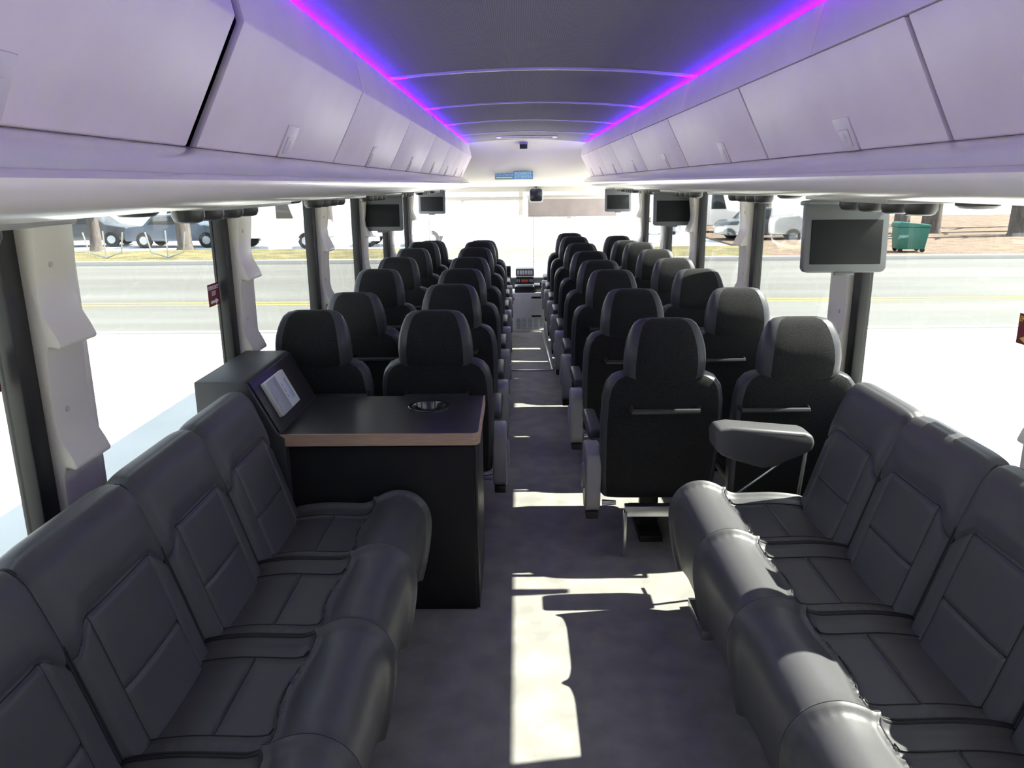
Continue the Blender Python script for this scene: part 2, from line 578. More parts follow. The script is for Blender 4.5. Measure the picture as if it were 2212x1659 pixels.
def rack(s):
    nm = 'opposite the counter, above the sunlit sofa' if s > 0 else 'above the counter and the shaded sofa'
    o = thing('luggage_rack', 'pale overhead luggage rack with flap doors ' + nm, 'luggage rack', (0, 0, 0), 0, 'overhead luggage racks')
    # carcass behind the doors
    m = MB()
    m.prism([(s * x, z) for x, z in ((0.70, 1.925), (0.675, 1.80), (0.785, 1.585), (0.82, 1.49), (1.238, 1.475), (1.238, 2.05), (0.78, 2.05), (0.78, 1.93))], 'y', Y0, RY1)
    part('carcass', m, 'dark_plastic', o)
    # lip rail
    lp, _ = spline([(0.775, 1.578), (0.735, 1.567), (0.705, 1.552), (0.688, 1.533), (0.683, 1.522), (0.672, 1.520), (0.663, 1.512), (0.665, 1.495), (0.680, 1.475), (0.715, 1.461), (0.78, 1.455), (0.9, 1.458), (1.05, 1.462), (1.236, 1.465)], 60)
    outline = [(s * p.x, p.y) for p in lp] + [(s * 1.236, 1.487), (s * 0.80, 1.497)]
    m = MB()
    m.prism(outline, 'y', Y0, RY1 + 0.02)
    part('lip_rail', m, 'lip', o, 0, True)
    ec = MB()
    ec.prism(outline, 'y', RY1 + 0.02, RY1 + 0.035)
    part('end_cap', ec, 'cream_dark', o)
    # cove ledge holding the light strip
    m = MB()
    m.prism([(s * x, z) for x, z in ((0.684, 1.938), (0.684, 1.928), (0.76, 1.928), (0.76, 1.96), (0.752, 1.96), (0.752, 1.938))], 'y', Y0, RY1)
    part('cove_ledge', m, 'bin_fabric', o)
    ys = [Y0 + 0.02] + SEAMS[s] + [RY1]
    for i, (a, b) in enumerate(zip(ys[:-1], ys[1:])):
        g = 0.008
        ga = 0.042 if (s < 0 and abs(a - 1.57) < .01) else g
        face = [(0.664, 1.938), (0.651, 1.872), (0.638, 1.808), (0.697, 1.692), (0.757, 1.576)]
        if s > 0:
            # bevel is a separate continuous strip on this side
            face = face[2:]
        back = [(x + 0.018, z + (0.004 if z > 1.9 else 0.0)) for x, z in reversed(face)]
        m = MB()
        m.prism([(s * x, z) for x, z in face + back], 'y', a + ga, b - g)
        d = part('bin_door', m, 'bin_fabric', o, 0.004)
        yc = a + (b - a) * 0.40
        if s < 0:
            yc = a + (b - a) * 0.50
        # latch plate on the lower part of the door face
        c = Vector((s * 0.737, yc, 1.617))
        n = Vector((-s * 0.90, 0, -0.43)).normalized()
        tz = Vector((-s * 0.43, 0, 0.90)).normalized()
        M = Matrix(((0, tz.x, n.x, c.x), (1, 0, 0, c.y), (0, tz.z, n.z, c.z), (0, 0, 0, 1)))
        pl = B(-0.050, 0.050, -0.045, 0.045, -0.004, 0.006)
        pl.xf(M)
        lt = part('latch', pl, 'latch', d, 0.003)
        bt = B(-0.030, 0.030, -0.034, 0.014, 0.005, 0.009)
        bt.xf(M)
        part('latch_button', bt, 'latch', lt, 0.002)
        ar = MB()
        ar.prism([(-0.007, -0.020), (0.007, -0.020), (0.007, -0.010), (0.012, -0.010), (0.0, 0.004), (-0.012, -0.010), (-0.007, -0.010)], 'z', 0.0088, 0.0096)
        ar.xf(M)
        part('arrow_mark', ar, 'cream_dark', lt)
    if s > 0:
        for a, b in zip(edges[:-1], edges[1:]):
            m = MB()
            m.prism([(s * x, z) for x, z in ((0.664, 1.938), (0.651, 1.872), (0.6385, 1.811), (0.658, 1.811), (0.669, 1.872), (0.682, 1.940))], 'y', a + 0.001, min(b, RY1) - 0.001)
            part('bevel_panel', m, 'bin_fabric', o, 0.002)
    # light strip in the cove
    m = MB()
    m.box(*sorted((s * 0.687, s * 0.697)), Y0, RY1, 1.9400, 1.9470)
    part('light_strip', m, 'led', o)
    for y in HOOPS:
        m = MB()
        m.prism([(s * x, ceil_z(x) - 0.010) for x in (0.60, 0.64, 0.68)] + [(s * x, ceil_z(x) - 0.0088) for x in (0.68, 0.64, 0.60)], 'y', y - 0.012, y + 0.012)
        part('hoop_end_glow', m, 'hoop_reflection_pink', o)  # no lamp: glowing pad stands in for strip light reflected on hoop end
    # reading lamps, air vents and strap hooks under the rack
    P = [y - 0.62 for y in PILL[s][1:]] + [8.38]
    mons = (2.80, 6.00, 9.00) if s > 0 else (5.60, 8.80)
    clear = lambda yy: all(abs(yy - q) > 0.15 for q in mons)
    for y in P:
        pl = MB()
        pl.prism([(s * 0.86, y - 0.30), (s * 1.14, y - 0.30), (s * 1.16, y - 0.27), (s * 1.16, y + 0.27), (s * 1.14, y + 0.30), (s * 0.86, y + 0.30)], 'z', 1.440, 1.463)
        svc = part('service_panel', pl, 'grey_plastic', o, 0.004)
        for k, dy in enumerate((-0.22, -0.08, 0.08, 0.22)):
            if not clear(y + dy):
                continue
            m = MB()
            m.lathe([(0.030, 0.012), (0.042, 0.008), (0.042, -0.010), (0.036, -0.022), (0.026, -0.026), (0.0005, -0.024)], s * 0.99, y + dy, 16, 1.432)
            part('air_vent' if k in (0, 3) else 'reading_lamp', m, 'dark_plastic', svc, 0, True)
        for dy in (-0.38, 0.40):
            if not clear(y + dy):
                continue
            m = MB()
            m.lathe([(0.0005, 0.02), (0.05, 0.018), (0.052, -0.008), (0.040, -0.016), (0.0005, -0.018)], s * 1.05, y + dy, 16, 1.445)
            part('speaker', m, 'dark_plastic', o, 0, True)
        hk = MB()
        hy = y + 0.30 if clear(y + 0.35) else y + 0.05
        hk.tube([(s * 1.13, hy, 1.46), (s * 1.13, hy + 0.03, 1.40), (s * 1.13, hy + 0.09, 1.395), (s * 1.13, hy + 0.10, 1.46)], 0.007, 8)
        part('strap_hook', hk, 'monitor_grey', o, 0, True)
    return o


rack(-1)
rack(1)

# ================================================================== MONITORS
def monitor(x, y, label):
    t = thing('hanging_monitor', label, 'monitor', (x, y, 1.432), 0, 'fold-down monitors under the racks')
    hs = MB()
    hs.prism([(-0.150, 0.0), (0.150, 0.0), (0.150, -0.235), (0.143, -0.248), (0.130, -0.252), (-0.130, -0.252), (-0.143, -0.248), (-0.150, -0.235)], 'y', 0.0, 0.034)
    part('housing', hs, 'monitor_grey', t, 0.006)
    sc = B(-0.126, 0.126, -0.004, 0.002, -0.222, -0.066)
    s_ = part('screen', sc, 'screen', t, 0.002)
    part('hinge', B(-0.152, 0.152, -0.03, 0.06, -0.014, 0.003), 'monitor_grey', t, 0.006)
    tb = B(-0.035, 0.035, -0.003, 0.01, -0.262, -0.250)
    part('finger_tab', tb, 'monitor_grey', t, 0.003)
    t.rotation_euler = (R_(-4), 0, 0)
    return t


monitor(1.06, 2.80, 'grey fold-down monitor beside the window seat next to the sunlit sofa')
monitor(1.075, 6.00, 'grey fold-down monitor above middle rows, door side of the bus')
monitor(1.04, 9.00, 'grey fold-down monitor by the windscreen sun blind')
monitor(-1.075, 5.60, 'grey fold-down monitor above middle rows, on the counter side')
monitor(-1.06, 8.80, 'grey fold-down monitor at the windscreen on the counter side')

# ================================================================== COACH SEATS
def loft(levels, n=36, p=5.0):
    """levels (z, cx, cy, a, b): stacked superellipse rings; closed top and bottom"""
    rows = []
    for z, cx, cy, a, b in levels:
        r = []
        for k in range(n):
            t = 2 * math.pi * (k + 0.5) / n
            c, s = math.cos(t), math.sin(t)
            r.append((cx + a * math.copysign(abs(c) ** (2 / p), c), cy + b * math.copysign(abs(s) ** (2 / p), s), z))
        rows.append(r)
    m = MB()
    b0 = m.quadgrid(rows, True)
    m.f.append(tuple(b0 + k for k in range(n - 1, -1, -1)))
    e = b0 + (len(rows) - 1) * n
    m.f.append(tuple(e + k for k in range(n)))
    return m


def split(m, pred):
    """split faces into groups by pred(face index) -> key; returns dict of MB"""
    out = {}
    for fi, f in enumerate(m.f):
        k = pred(fi, len(m.f))
        d = out.setdefault(k, (MB(), {}))
        idx = []
        for i in f:
            if i not in d[1]:
                d[1][i] = len(d[0].v)
                d[0].v.append(m.v[i])
            idx.append(d[1][i])
        d[0].f.append(tuple(idx))
    return {k: v[0] for k, v in out.items()}


def mesh_smooth(m, name, sharp=50):
    me = bpy.data.meshes.new(name)
    me.from_pydata([tuple(p) for p in m.v], [], m.f)
    bm = bmesh.new()
    bm.from_mesh(me)
    bmesh.ops.recalc_face_normals(bm, faces=bm.faces)
    bm.to_mesh(me)
    bm.free()
    for p in me.polygons:
        p.use_smooth = True
    try:
        me.set_sharp_from_angle(angle=R_(sharp))
    except Exception:
        pass
    return me


def interp(tab, z):
    for (z0, *a), (z1, *b) in zip(tab[:-1], tab[1:]):
        if z <= z1:
            t = (z - z0) / (z1 - z0)
            t = t * t * (3 - 2 * t) * 0.4 + t * 0.6
            return [p + (q - p) * t for p, q in zip(a, b)]
    return list(tab[-1][1:])


# back and head shapes are modelled upright about the hinge (z 0 = hinge, height .36 above floor)
BACK = [(-0.135, 0.212, 0.030, 0.030), (-0.12, 0.226, 0.025, 0.045), (0.0, 0.236, 0.010, 0.058), (0.20, 0.240, 0.0, 0.062), (0.32, 0.236, 0.0, 0.060), (0.375, 0.226, 0.0, 0.057), (0.405, 0.206, 0.0, 0.052), (0.422, 0.176, 0.0, 0.045), (0.430, 0.13, 0.0, 0.03)]
zs = [-0.135, -0.128, -0.115, -0.08, -0.03, 0.04, 0.10, 0.16, 0.22, 0.28, 0.32, 0.345, 0.365, 0.382, 0.396, 0.408, 0.418, 0.425, 0.430]
lv = []
for z in zs:
    a, cy, b = interp(BACK, z)
    lv.append((z, 0.0, cy, a, b))
back_m = loft(lv, 44, 4.5)
HEADT = [(0.395, 0.120, 0.0, 0.030), (0.402, 0.144, 0.0, 0.048), (0.43, 0.156, 0.0, 0.062), (0.49, 0.157, 0.0, 0.068), (0.53, 0.152, 0.004, 0.063), (0.565, 0.144, 0.012, 0.053), (0.595, 0.132, 0.020, 0.041), (0.615, 0.120, 0.027, 0.031), (0.628, 0.102, 0.033, 0.020), (0.634, 0.072, 0.038, 0.009)]
zs = [0.395, 0.399, 0.405, 0.415, 0.43, 0.455, 0.48, 0.51, 0.54, 0.56, 0.578, 0.593, 0.605, 0.615, 0.622, 0.628, 0.632, 0.634]
lv = []
for z in zs:
    a, cy, b = interp(HEADT, z)
    lv.append((z, 0.0, cy, a, b))
head_m = loft(lv, 44, 3.6)


def col_pred(n, lim):
    def pred(fi, nf):
        if fi >= nf - 2:
            return 'c'
        t = 2 * math.pi * ((fi % n) + 1) / n
        c = math.cos(t)
        return 'r' if c > lim else 'l' if c < -lim else 'c'
    return pred


hd = split(head_m, col_pred(44, 0.64))
bk = split(back_m, col_pred(44, 0.82))
SEATM = {}
SEATM['headrest'] = mesh_smooth(hd['c'], 'headrest')
SEATM['headrest_side_l'] = mesh_smooth(hd['l'], 'headrest_side')
SEATM['headrest_side_r'] = mesh_smooth(hd['r'], 'headrest_side')
SEATM['backrest'] = mesh_smooth(bk['c'], 'backrest')
SEATM['back_side_l'] = mesh_smooth(bk['l'], 'backrest_side')
SEATM['back_side_r'] = mesh_smooth(bk['r'], 'backrest_side')
SEATM['cushion'] = B(-0.225, 0.225, 0.05, 0.50, 0.31, 0.43).mesh('seat_cushion', 0.035, 4)
m = MB()
m.box(-0.21, 0.21, 0.07, 0.46, 0.27, 0.31)
m.box(-0.04, 0.04, 0.15, 0.19, 0.03, 0.27)
m.box(-0.05, 0.05, 0.06, 0.42, 0.0, 0.03)
SEATM['seat_frame'] = m.mesh('seat_frame', 0.004)
m = MB()
m.tube([(-0.13, -0.062, 0.30), (-0.13, -0.098, 0.30), (0.13, -0.098, 0.30), (0.13, -0.062, 0.30)], 0.011, 8)
SEATM['grab_handle'] = m.mesh('grab_handle', 0, 2, True)
# aisle side panel (profile in y,z extruded along x)
pod = [(-0.005, 0.19), (0.02, 0.165), (0.075, 0.165), (0.11, 0.20), (0.16, 0.30), (0.17, 0.39), (0.15, 0.435), (0.10, 0.450), (0.02, 0.448), (-0.02, 0.43), (-0.03, 0.38)]
m = MB()
m.prism(pod, 'x', -0.032, 0.032)
SEATM['side_panel'] = m.mesh('side_panel', 0.010, 3)
SEATM['panel_foot'] = B(-0.026, 0.026, 0.002, 0.085, 0.135, 0.172).mesh('panel_foot', 0.006)
m = MB()
m.tube([(-0.012, 0.06, 0.31), (0.012, 0.06, 0.31)], 0.055, 20)
m.xf(Matrix.Diagonal((1, 1, 1.0, 1)))
SEATM['hub_cap'] = m.mesh('hub_cap', 0.005)
m = MB()
m.tube([(0.0, 0, 0), (0.055, 0, 0)], [0.014, 0.009], 10)
SEATM['pivot_pin'] = m.mesh('pivot_pin', 0, 2, True)
SEATM['armrest'] = B(-0.03, 0.03, 0.08, 0.42, 0.485, 0.535).mesh('armrest', 0.016, 3)
SEATM['arm_post'] = B(-0.02, 0.02, 0.05, 0.12, 0.42, 0.50).mesh('arm_post', 0.008)
MATOF = {'headrest': 'seat_fabric', 'headrest_side_l': 'seat_leather', 'headrest_side_r': 'seat_leather', 'backrest': 'seat_fabric', 'back_side_l': 'seat_leather',
         'back_side_r': 'seat_leather', 'cushion': 'seat_fabric', 'seat_frame': 'black_metal', 'grab_handle': 'dark_plastic', 'side_panel': 'grey_plastic', 'panel_foot': 'rubber',
         'hub_cap': 'grey_plastic', 'pivot_pin': 'steel', 'armrest': 'seat_leather', 'arm_post': 'seat_leather'}
for k, me in SEATM.items():
    me.materials.append(MATS[MATOF[k]])
ORD = ['first', 'second', 'third', 'fourth', 'fifth', 'sixth', 'seventh', 'eighth']


def coach_seat(x, ytop, ztop, aisle, label, group):
    """ytop, ztop: where the top of the headrest stands; the recline follows from the height"""
    L = 0.634
    c = max(0.90, min(0.9965, (ztop - 0.36) / L))
    th = math.acos(c)
    yh = ytop + L * math.sin(th)
    s = 1 if x > 0 else -1
    t = thing('coach_seat', label, 'seat', (x, yh, 0), 0, group)
    RM = Matrix.Translation((0, 0.0, 0.36)) @ Matrix.Rotation(th, 4, 'X')
    for k in ('backrest', 'back_side_l', 'back_side_r', 'headrest', 'headrest_side_l', 'headrest_side_r', 'grab_handle'):
        nm = {'back_side_l': 'backrest_side', 'back_side_r': 'backrest_side', 'headrest_side_l': 'headrest_side', 'headrest_side_r': 'headrest_side'}.get(k, k)
        o = link(nm, SEATM[k], None, t)
        o.matrix_local = RM @ Matrix.Translation((-s * 0.10, 0, 0)) if (k == 'grab_handle' and not aisle) else RM.copy()
    link('seat_cushion', SEATM['cushion'], None, t)
    link('seat_frame', SEATM['seat_frame'], None, t)
    if aisle:
        sp = link('side_panel', SEATM['side_panel'], None, t)
        sp.location = (-s * 0.262, 0.0, 0)
        o = link('panel_foot', SEATM['panel_foot'], None, sp)
        o = link('hub_cap', SEATM['hub_cap'], None, sp)
        o.location = (-s * 0.030, 0, 0)
        o = link('pivot_pin', SEATM['pivot_pin'], None, t)
        o.location = (-s * 0.228, -0.055, 0.235)
        o.rotation_euler = (0, 0, 0 if s > 0 else math.pi)
        ar = link('armrest', SEATM['armrest'], None, t)
        ar.location = (-s * 0.240, 0.07, -0.055)
        o = link('arm_post', SEATM['arm_post'], None, ar)
    return t


def ztop_from(px, py, y):
    """height of the point on the plane y that the photo shows at a pixel"""
    d = fwd + r2 * ((px - PW / 2) / FPX) - u2 * ((py - PH / 2) / FPX)
    return CAMP.z + d.z * (y - CAMP.y) / d.y


AX, WXS = 0.455, 0.972
RR = [2.90, 3.76, 4.62, 5.33, 6.05, 6.85, 7.66, 8.38]
RA = [(1450, 693), (1373, 628), (1316, 585), (1298, 566), (1275, 546), (1257, 528), (1240, 513), (1232, 506)]
RW = [(1735, 686), (1592, 624), (1505, 580), (1460, 560), (1410, 540), (1380, 526), (1347, 524), (1330, 518)]
LR = [3.15, 3.98, 4.75, 5.55, 6.38, 7.10, 7.85]
LA = [(935, 677), (966, 617), (990, 584), (1010, 559), (1025, 537), (1032, 524), (1060, 528)]
LW = [(685, 668), (755, 641), (816, 584), (860, 558), (890, 539), (912, 524), (950, 540)]
for i, y in enumerate(RR):
    za, zw = ztop_from(*RA[i], y), ztop_from(*RW[i], y)
    coach_seat(AX, y, za, True, 'black fabric aisle seat, %s row ahead of the sunlit sofa' % ORD[i], 'coach seats ahead of the sunlit sofa')
    coach_seat(WXS, y, zw, False, 'black fabric window seat, %s row ahead of the sunlit sofa' % ORD[i], 'coach seats ahead of the sunlit sofa')
for i, y in enumerate(LR):
    za, zw = ztop_from(*LA[i], y), ztop_from(*LW[i], y)
    coach_seat(-AX - 0.005, y, za, True, 'black fabric aisle seat, %s row ahead of the counter' % ORD[i], 'coach seats ahead of the counter')
    coach_seat(-WXS, y, zw, False, 'black fabric window seat, %s row ahead of the counter' % ORD[i], 'coach seats ahead of the counter')

# metal seat rail under the first row on the sofa side
t = thing('seat_rail', 'bare steel cross rail under the seats next to the sunlit sofa', 'rail', (0.44, 2.93, 0))
part('rail_bar', B(-0.12, 0.42, -0.02, 0.02, 0.175, 0.222), 'steel', t, 0.004)
part('rail_foot', B(-0.125, -0.113, -0.03, 0.01, 0.0, 0.20), 'steel', t, 0.002)
part('rail_foot', B(0.30, 0.32, -0.02, 0.02, 0.0, 0.175), 'black_metal', t, 0.002)
# floor track beneath the sofa and seats
t = thing('floor_track', 'narrow metal seat track let into the floor by the sunlit sofa', 'track', (0.60, 2.9, 0))
part('track_channel', B(-0.025, 0.025, -0.62, 0.50, 0.0, 0.012), 'black_metal', t, 0.002)
part('track_lip', B(-0.013, -0.003, -0.62, 0.50, 0.012, 0.016), 'wood_edge', t)

# ================================================================== SOFAS
BACKP = [(0.850, 0.385), (0.872, 0.44), (0.905, 0.55), (0.945, 0.68), (0.975, 0.765), (0.997, 0.815), (1.030, 0.848), (1.068, 0.846), (1.096, 0.812), (1.108, 0.72), (1.115, 0.55), (1.115, 0.30)]
SEATP = [(0.905, 0.392), (0.86, 0.412), (0.78, 0.422), (0.70, 0.421), (0.640, 0.420), (0.605, 0.430), (0.570, 0.450), (0.530, 0.462), (0.490, 0.455), (0.460, 0.430), (0.444, 0.39), (0.444, 0.33), (0.458, 0.24), (0.480, 0.15)]


def gz(d, w):
    return math.exp(-(d / w) ** 2)


def sofa_section(prof, NU, NV, width, fn, s, y0, cap=True):
    wf = (lambda t: t / 0.82 * 0.60 if t < 0.82 else 0.60 + (t - 0.82) / 0.18 * 0.40) if prof is BACKP else (lambda t: t)
    pts, L = spline(prof, NU, wf)
    rows = []
    for j in range(NV):
        v = j / (NV - 1)
        row = []
        for i in range(NU):
            p = pts[i]
            a = pts[max(0, i - 1)]
            b = pts[min(NU - 1, i + 1)]
            tx, tz = (b - a).normalized()
            n = Vector((-tz, tx))
            h = L * wf(i / (NU - 1))
            d = fn(h, v, p, L)
            q = p + n * d
            row.append((s * q.x, y0 + v * width, q.y))
        rows.append(row)
    m = MB()
    m.quadgrid(rows)
    if cap:
        n = NU
        m.f.append(tuple(range(n)))
        e = (NV - 1) * n
        m.f.append(tuple(e + k for k in range(n - 1, -1, -1)))
    return m


def seat_xr(v):
    return 0.612 + 0.016 * math.cos(2 * math.pi * (v - 0.5))


def back_arch(v, width):
    e = min(v, 1 - v) * width
    t = max(0.0, min(1.0, (e - 0.005) / 0.075))
    return 0.275 + 0.055 * t * t * (3 - 2 * t)


def seam_mesh(prof, width, fn, s, y0, lines, r=0.0017):
    """dark stitched lines laid into the grooves: lines are lists of (h, v) along the profile and the width"""
    pts, L = spline(prof, 400)
    m = MB()
    for ln in lines:
        q = []
        for h, v in ln:
            k = max(1, min(398, int(h / L * 399)))
            p = pts[k]
            tx, tz = (pts[k + 1] - pts[k - 1]).normalized()
            d = fn(h, v, p, L) + 0.0006
            q.append((s * (p.x - tz * d), y0 + v * width, p.y + tx * d))
        m.tube(q, r, 5)
    return m


def make_back_fn(width):
    def fn(h, v, p, L):
        y = v * width
        e = min(y, width - y)
        d = -0.016 * gz(e, 0.014) - 0.006 * gz(e, 0.045)
        if h < 0.50:
            sm = lambda t: 0 if t <= 0 else 1 if t >= 1 else t * t * (3 - 2 * t)
            arch = back_arch(v, width)
            d += -0.008 * gz(h - arch, 0.006)
            if h > arch:
                d += 0.006 * sm((h - arch) / 0.05) * sm((0.55 - h) / 0.1)
            else:
                for vy in (0.19 * width, 0.81 * width):
                    d += -0.006 * gz(y - vy, 0.005) * sm((arch - h) / 0.01)
                if 0.19 * width < y < 0.81 * width:
                    d += -0.006 * gz(h - 0.155, 0.005)
                    # pillowed panels
                    cy = abs((y / width - 0.5) / 0.31)
                    d += 0.005 * (1 - cy ** 4)
        return d
    return fn


def make_seat_fn(width, rnd):
    ph = rnd.uniform(0, 6)

    def fn(h, v, p, L):
        y = v * width
        e = min(y, width - y)
        sm = lambda t: 0 if t <= 0 else 1 if t >= 1 else t * t * (3 - 2 * t)
        roll_w = sm((0.66 - p.x) / 0.10)
        d = -0.016 * gz(e, 0.013) - 0.008 * gz(e, 0.05) * (0.5 + 0.7 * roll_w)
        xr = seat_xr(v)
        if p.y > 0.38:
            d += -0.009 * gz(p.x - xr, 0.007)
        if p.x > xr:
            for vy in (0.17 * width, 0.83 * width):
                d += -0.005 * gz(y - vy, 0.005)
            if 0.17 * width < y < 0.83 * width:
                d += -0.005 * gz(p.x - 0.735, 0.005)
                d += 0.004
            elif v < 0.17:
                d += 0.0014 * math.sin(p.x * 190 + ph) * max(0, 1 - abs(v - 0.09) / 0.08) * sm((p.x - xr - 0.02) / 0.05)
        else:
            # puckers close to the stitched seam
            d += 0.0006 * math.sin(h * 300) * gz(e - 0.018, 0.012) * sm((xr - 0.03 - p.x) / 0.03)
        return d
    return fn


def sofa(s, ends, label, group):
    t = thing('sofa', label, 'sofa', (0, 0, 0), 0, group)
    rnd = random.Random(3 + s)
    ya, yb = ends[-1], ends[0]
    base = MB()
    base.prism([(s * x, z) for x, z in ((0.545, 0.03), (0.545, 0.20), (0.50, 0.22), (0.50, 0.30), (1.11, 0.36), (1.18, 0.36), (1.18, 0.03))], 'y', ya + 0.02, yb - 0.02)
    part('base_frame', base, 'counter_black', t, 0.004)
    for k in range(len(ends) - 1):
        b, a = ends[k], ends[k + 1]
        w = b - a - 0.002
        bf, sf = make_back_fn(w), make_seat_fn(w, rnd)
        m = sofa_section(BACKP, 150, 92, w, bf, s, a + 0.001)
        bc = link('back_cushion', mesh_smooth(m, 'back_cushion', 60), 'sofa_leather_light', t)
        vv = [i / 40 for i in range(1, 40)]
        ln = [[(back_arch(v, w), v) for v in vv]]
        for v in (0.19, 0.81):
            ln.append([(back_arch(v, w) * i / 24, v) for i in range(1, 25)])
        ln.append([(0.155, 0.19 + 0.62 * i / 16) for i in range(17)])
        part('seam', seam_mesh(BACKP, w, bf, s, a + 0.001, ln), 'thread', bc, 0, True)
        m = sofa_section(SEATP, 130, 92, w, sf, s, a + 0.001)
        sc = link('seat_cushion', mesh_smooth(m, 'seat_cushion', 60), 'sofa_leather', t)
        pts4, L4 = spline(SEATP, 400)

        def h_of(x):
            k = min(range(260), key=lambda i: abs(pts4[i].x - x))
            return L4 * k / 399
        ln = [[(h_of(seat_xr(v)), v) for v in vv]]
        for v in (0.17, 0.83):
            x1 = seat_xr(v)
            ln.append([(h_of(0.865 + (x1 - 0.865) * i / 16), v) for i in range(17)])
        ln.append([(h_of(0.735), 0.17 + 0.66 * i / 16) for i in range(17)])
        part('seam', seam_mesh(SEATP, w, sf, s, a + 0.001, ln), 'thread', sc, 0, True)
    for y in ends[1:-1]:
        for prof, nm in ((BACKP, 'back_piping'), (SEATP, 'seat_piping')):
            pts, L = spline(prof, 60)
            m = MB()
            for off in (-0.0045, 0.0045):
                q = []
                for i in range(2, 58):
                    a, b = pts[i - 1], pts[i + 1]
                    tx, tz = (b - a).normalized()
                    p = pts[i] + Vector((-tz, tx)) * -0.019
                    q.append((s * p.x, y + off, p.y))
                m.tube(q, 0.0035, 6)
            part(nm, m, 'thread', t, 0, True)
    return t


SL = [2.46, 2.055, 1.655, 1.25, 0.845, 0.44]
SR = [2.53, 2.14, 1.745, 1.34, 0.935, 0.53]
sofa(-1, SL, 'long black leather side sofa in shade behind the counter', 'facing black leather sofas')
so = sofa(1, SR, 'long black leather side sofa with sunlit seat edge and folded armrest', 'facing black leather sofas')
# padded arm at the far end of the sunlit sofa
arm = [(0.585, 0.580), (0.580, 0.635), (0.592, 0.657), (0.64, 0.664), (0.90, 0.640), (0.928, 0.628), (0.938, 0.600), (0.928, 0.572), (0.88, 0.548), (0.80, 0.512), (0.76, 0.506), (0.66, 0.535), (0.61, 0.556)]
m = MB()
m.prism(arm, 'y', 2.585, 2.69)
a_ = part('armrest_pad', m, 'sofa_leather', so, 0.016, None, 3)
m = MB()
m.tube([(0.905, 2.62, 0.60), (0.915, 2.61, 0.57), (0.905, 2.62, 0.38), (0.90, 2.63, 0.30)], 0.007, 8)
part('armrest_bracket', m, 'steel', so, 0, True)
m = MB()
m.tube([(0.86, 2.65, 0.52), (0.70, 2.70, 0.36)], 0.006, 8)
part('armrest_strut', m, 'steel', so, 0, True)
# bare frame pieces and the paper label on the front of the sunlit sofa
part('frame_leg', B(0.50, 0.545, 2.30, 2.52, 0.0, 0.035), 'steel', so, 0.003)
part('frame_leg', B(0.515, 0.545, 2.36, 2.40, 0.035, 0.22), 'steel', so, 0.003)
part('paper_label', B(0.5415, 0.5445, 2.15, 2.25, 0.07, 0.16), 'white_print', so)

# ================================================================== COUNTER WITH CONSOLE
ct = thing('counter', 'black cabinet counter with wood edged top, cup holder and wall console', 'counter', (0, 0, 0))
part('cabinet_body', B(-1.20, -0.268, 2.505, 2.955, 0.0, 0.628), 'counter_black', ct, 0.004)
part('end_panel', B(-0.268, -0.258, 2.515, 2.955, 0.0, 0.647), 'dark_plastic', ct, 0.002)
top = [(-0.925, 2.478), (-0.275, 2.478), (-0.258, 2.484), (-0.252, 2.50), (-0.252, 2.958), (-0.925, 2.958)]
CUP = (-0.453, 2.80, 0.066)
bm = bmesh.new()
ring_pts = [(CUP[0] + CUP[2] * math.cos(2 * math.pi * k / 32), CUP[1] + CUP[2] * math.sin(2 * math.pi * k / 32)) for k in range(32)]
for z in (0.648, 0.683):
    es = []
    for lp in (top, ring_pts):
        vs_ = [bm.verts.new((x, y, z)) for x, y in lp]
        es += [bm.edges.new((vs_[i], vs_[(i + 1) % len(vs_)])) for i in range(len(vs_))]
    bmesh.ops.triangle_fill(bm, edges=es, use_beauty=True, normal=(0, 0, 1))
bm.verts.ensure_lookup_table()
nt_, nr_ = len(top), 32
for base, n_ in ((0, nt_), (nt_, nr_)):
    o_ = nt_ + nr_
    for i in range(n_):
        j = (i + 1) % n_
        bm.faces.new((bm.verts[base + i], bm.verts[base + j], bm.verts[o_ + base + j], bm.verts[o_ + base + i]))
bmesh.ops.recalc_face_normals(bm, faces=bm.faces)
me = bpy.data.meshes.new('counter_top')
bm.to_mesh(me)
bm.free()
tp = link('counter_top', me, 'laminate', ct)
# wooden edge band wraps front and aisle edge
def off(d):
    return [(-0.925, 2.478 - d), (-0.272, 2.478 - d), (-0.258 + d * 0.6, 2.484 - d * 0.8), (-0.252 + d, 2.498), (-0.252 + d, 2.958)]
o1, o0 = off(0.006), off(0.0005)
m = MB()
for (p, q), (r, u) in zip(zip(o1[:-1], o1[1:]), zip(o0[:-1], o0[1:])):
    m.prism([p, q, u, r], 'z', 0.642, 0.6835)
part('wood_edge', m, 'wood_edge', tp)
# console against the wall
con = [(-1.195, 0.36), (-0.905, 0.36), (-0.905, 0.672), (-0.932, 0.690), (-1.018, 0.862), (-1.030, 0.870), (-1.195, 0.870)]
m = MB()
m.prism(con, 'y', 2.47, 2.975)
cs = part('wall_console', m, 'console_vinyl', ct, 0.006)
sl = [(-0.934, 0.698), (-1.014, 0.858), (-1.012, 0.860), (-0.930, 0.699)]
m = MB()
m.prism([(-0.9255, 0.690), (-1.0120, 0.863), (-1.0155, 0.8615), (-0.929, 0.688)], 'y', 2.485, 2.96)
part('sloped_panel', m, 'laminate', cs, 0.001)
ring = MB()
ring.lathe([(0.078, 0.0), (0.078, 0.005), (0.073, 0.007), (0.066, 0.005), (0.063, -0.002), (0.058, -0.030), (0.050, -0.052), (0.0005, -0.054)], CUP[0], CUP[1], 40, 0.683)
cup = part('cup_holder', ring, 'mirror_black', ct, 0, True)
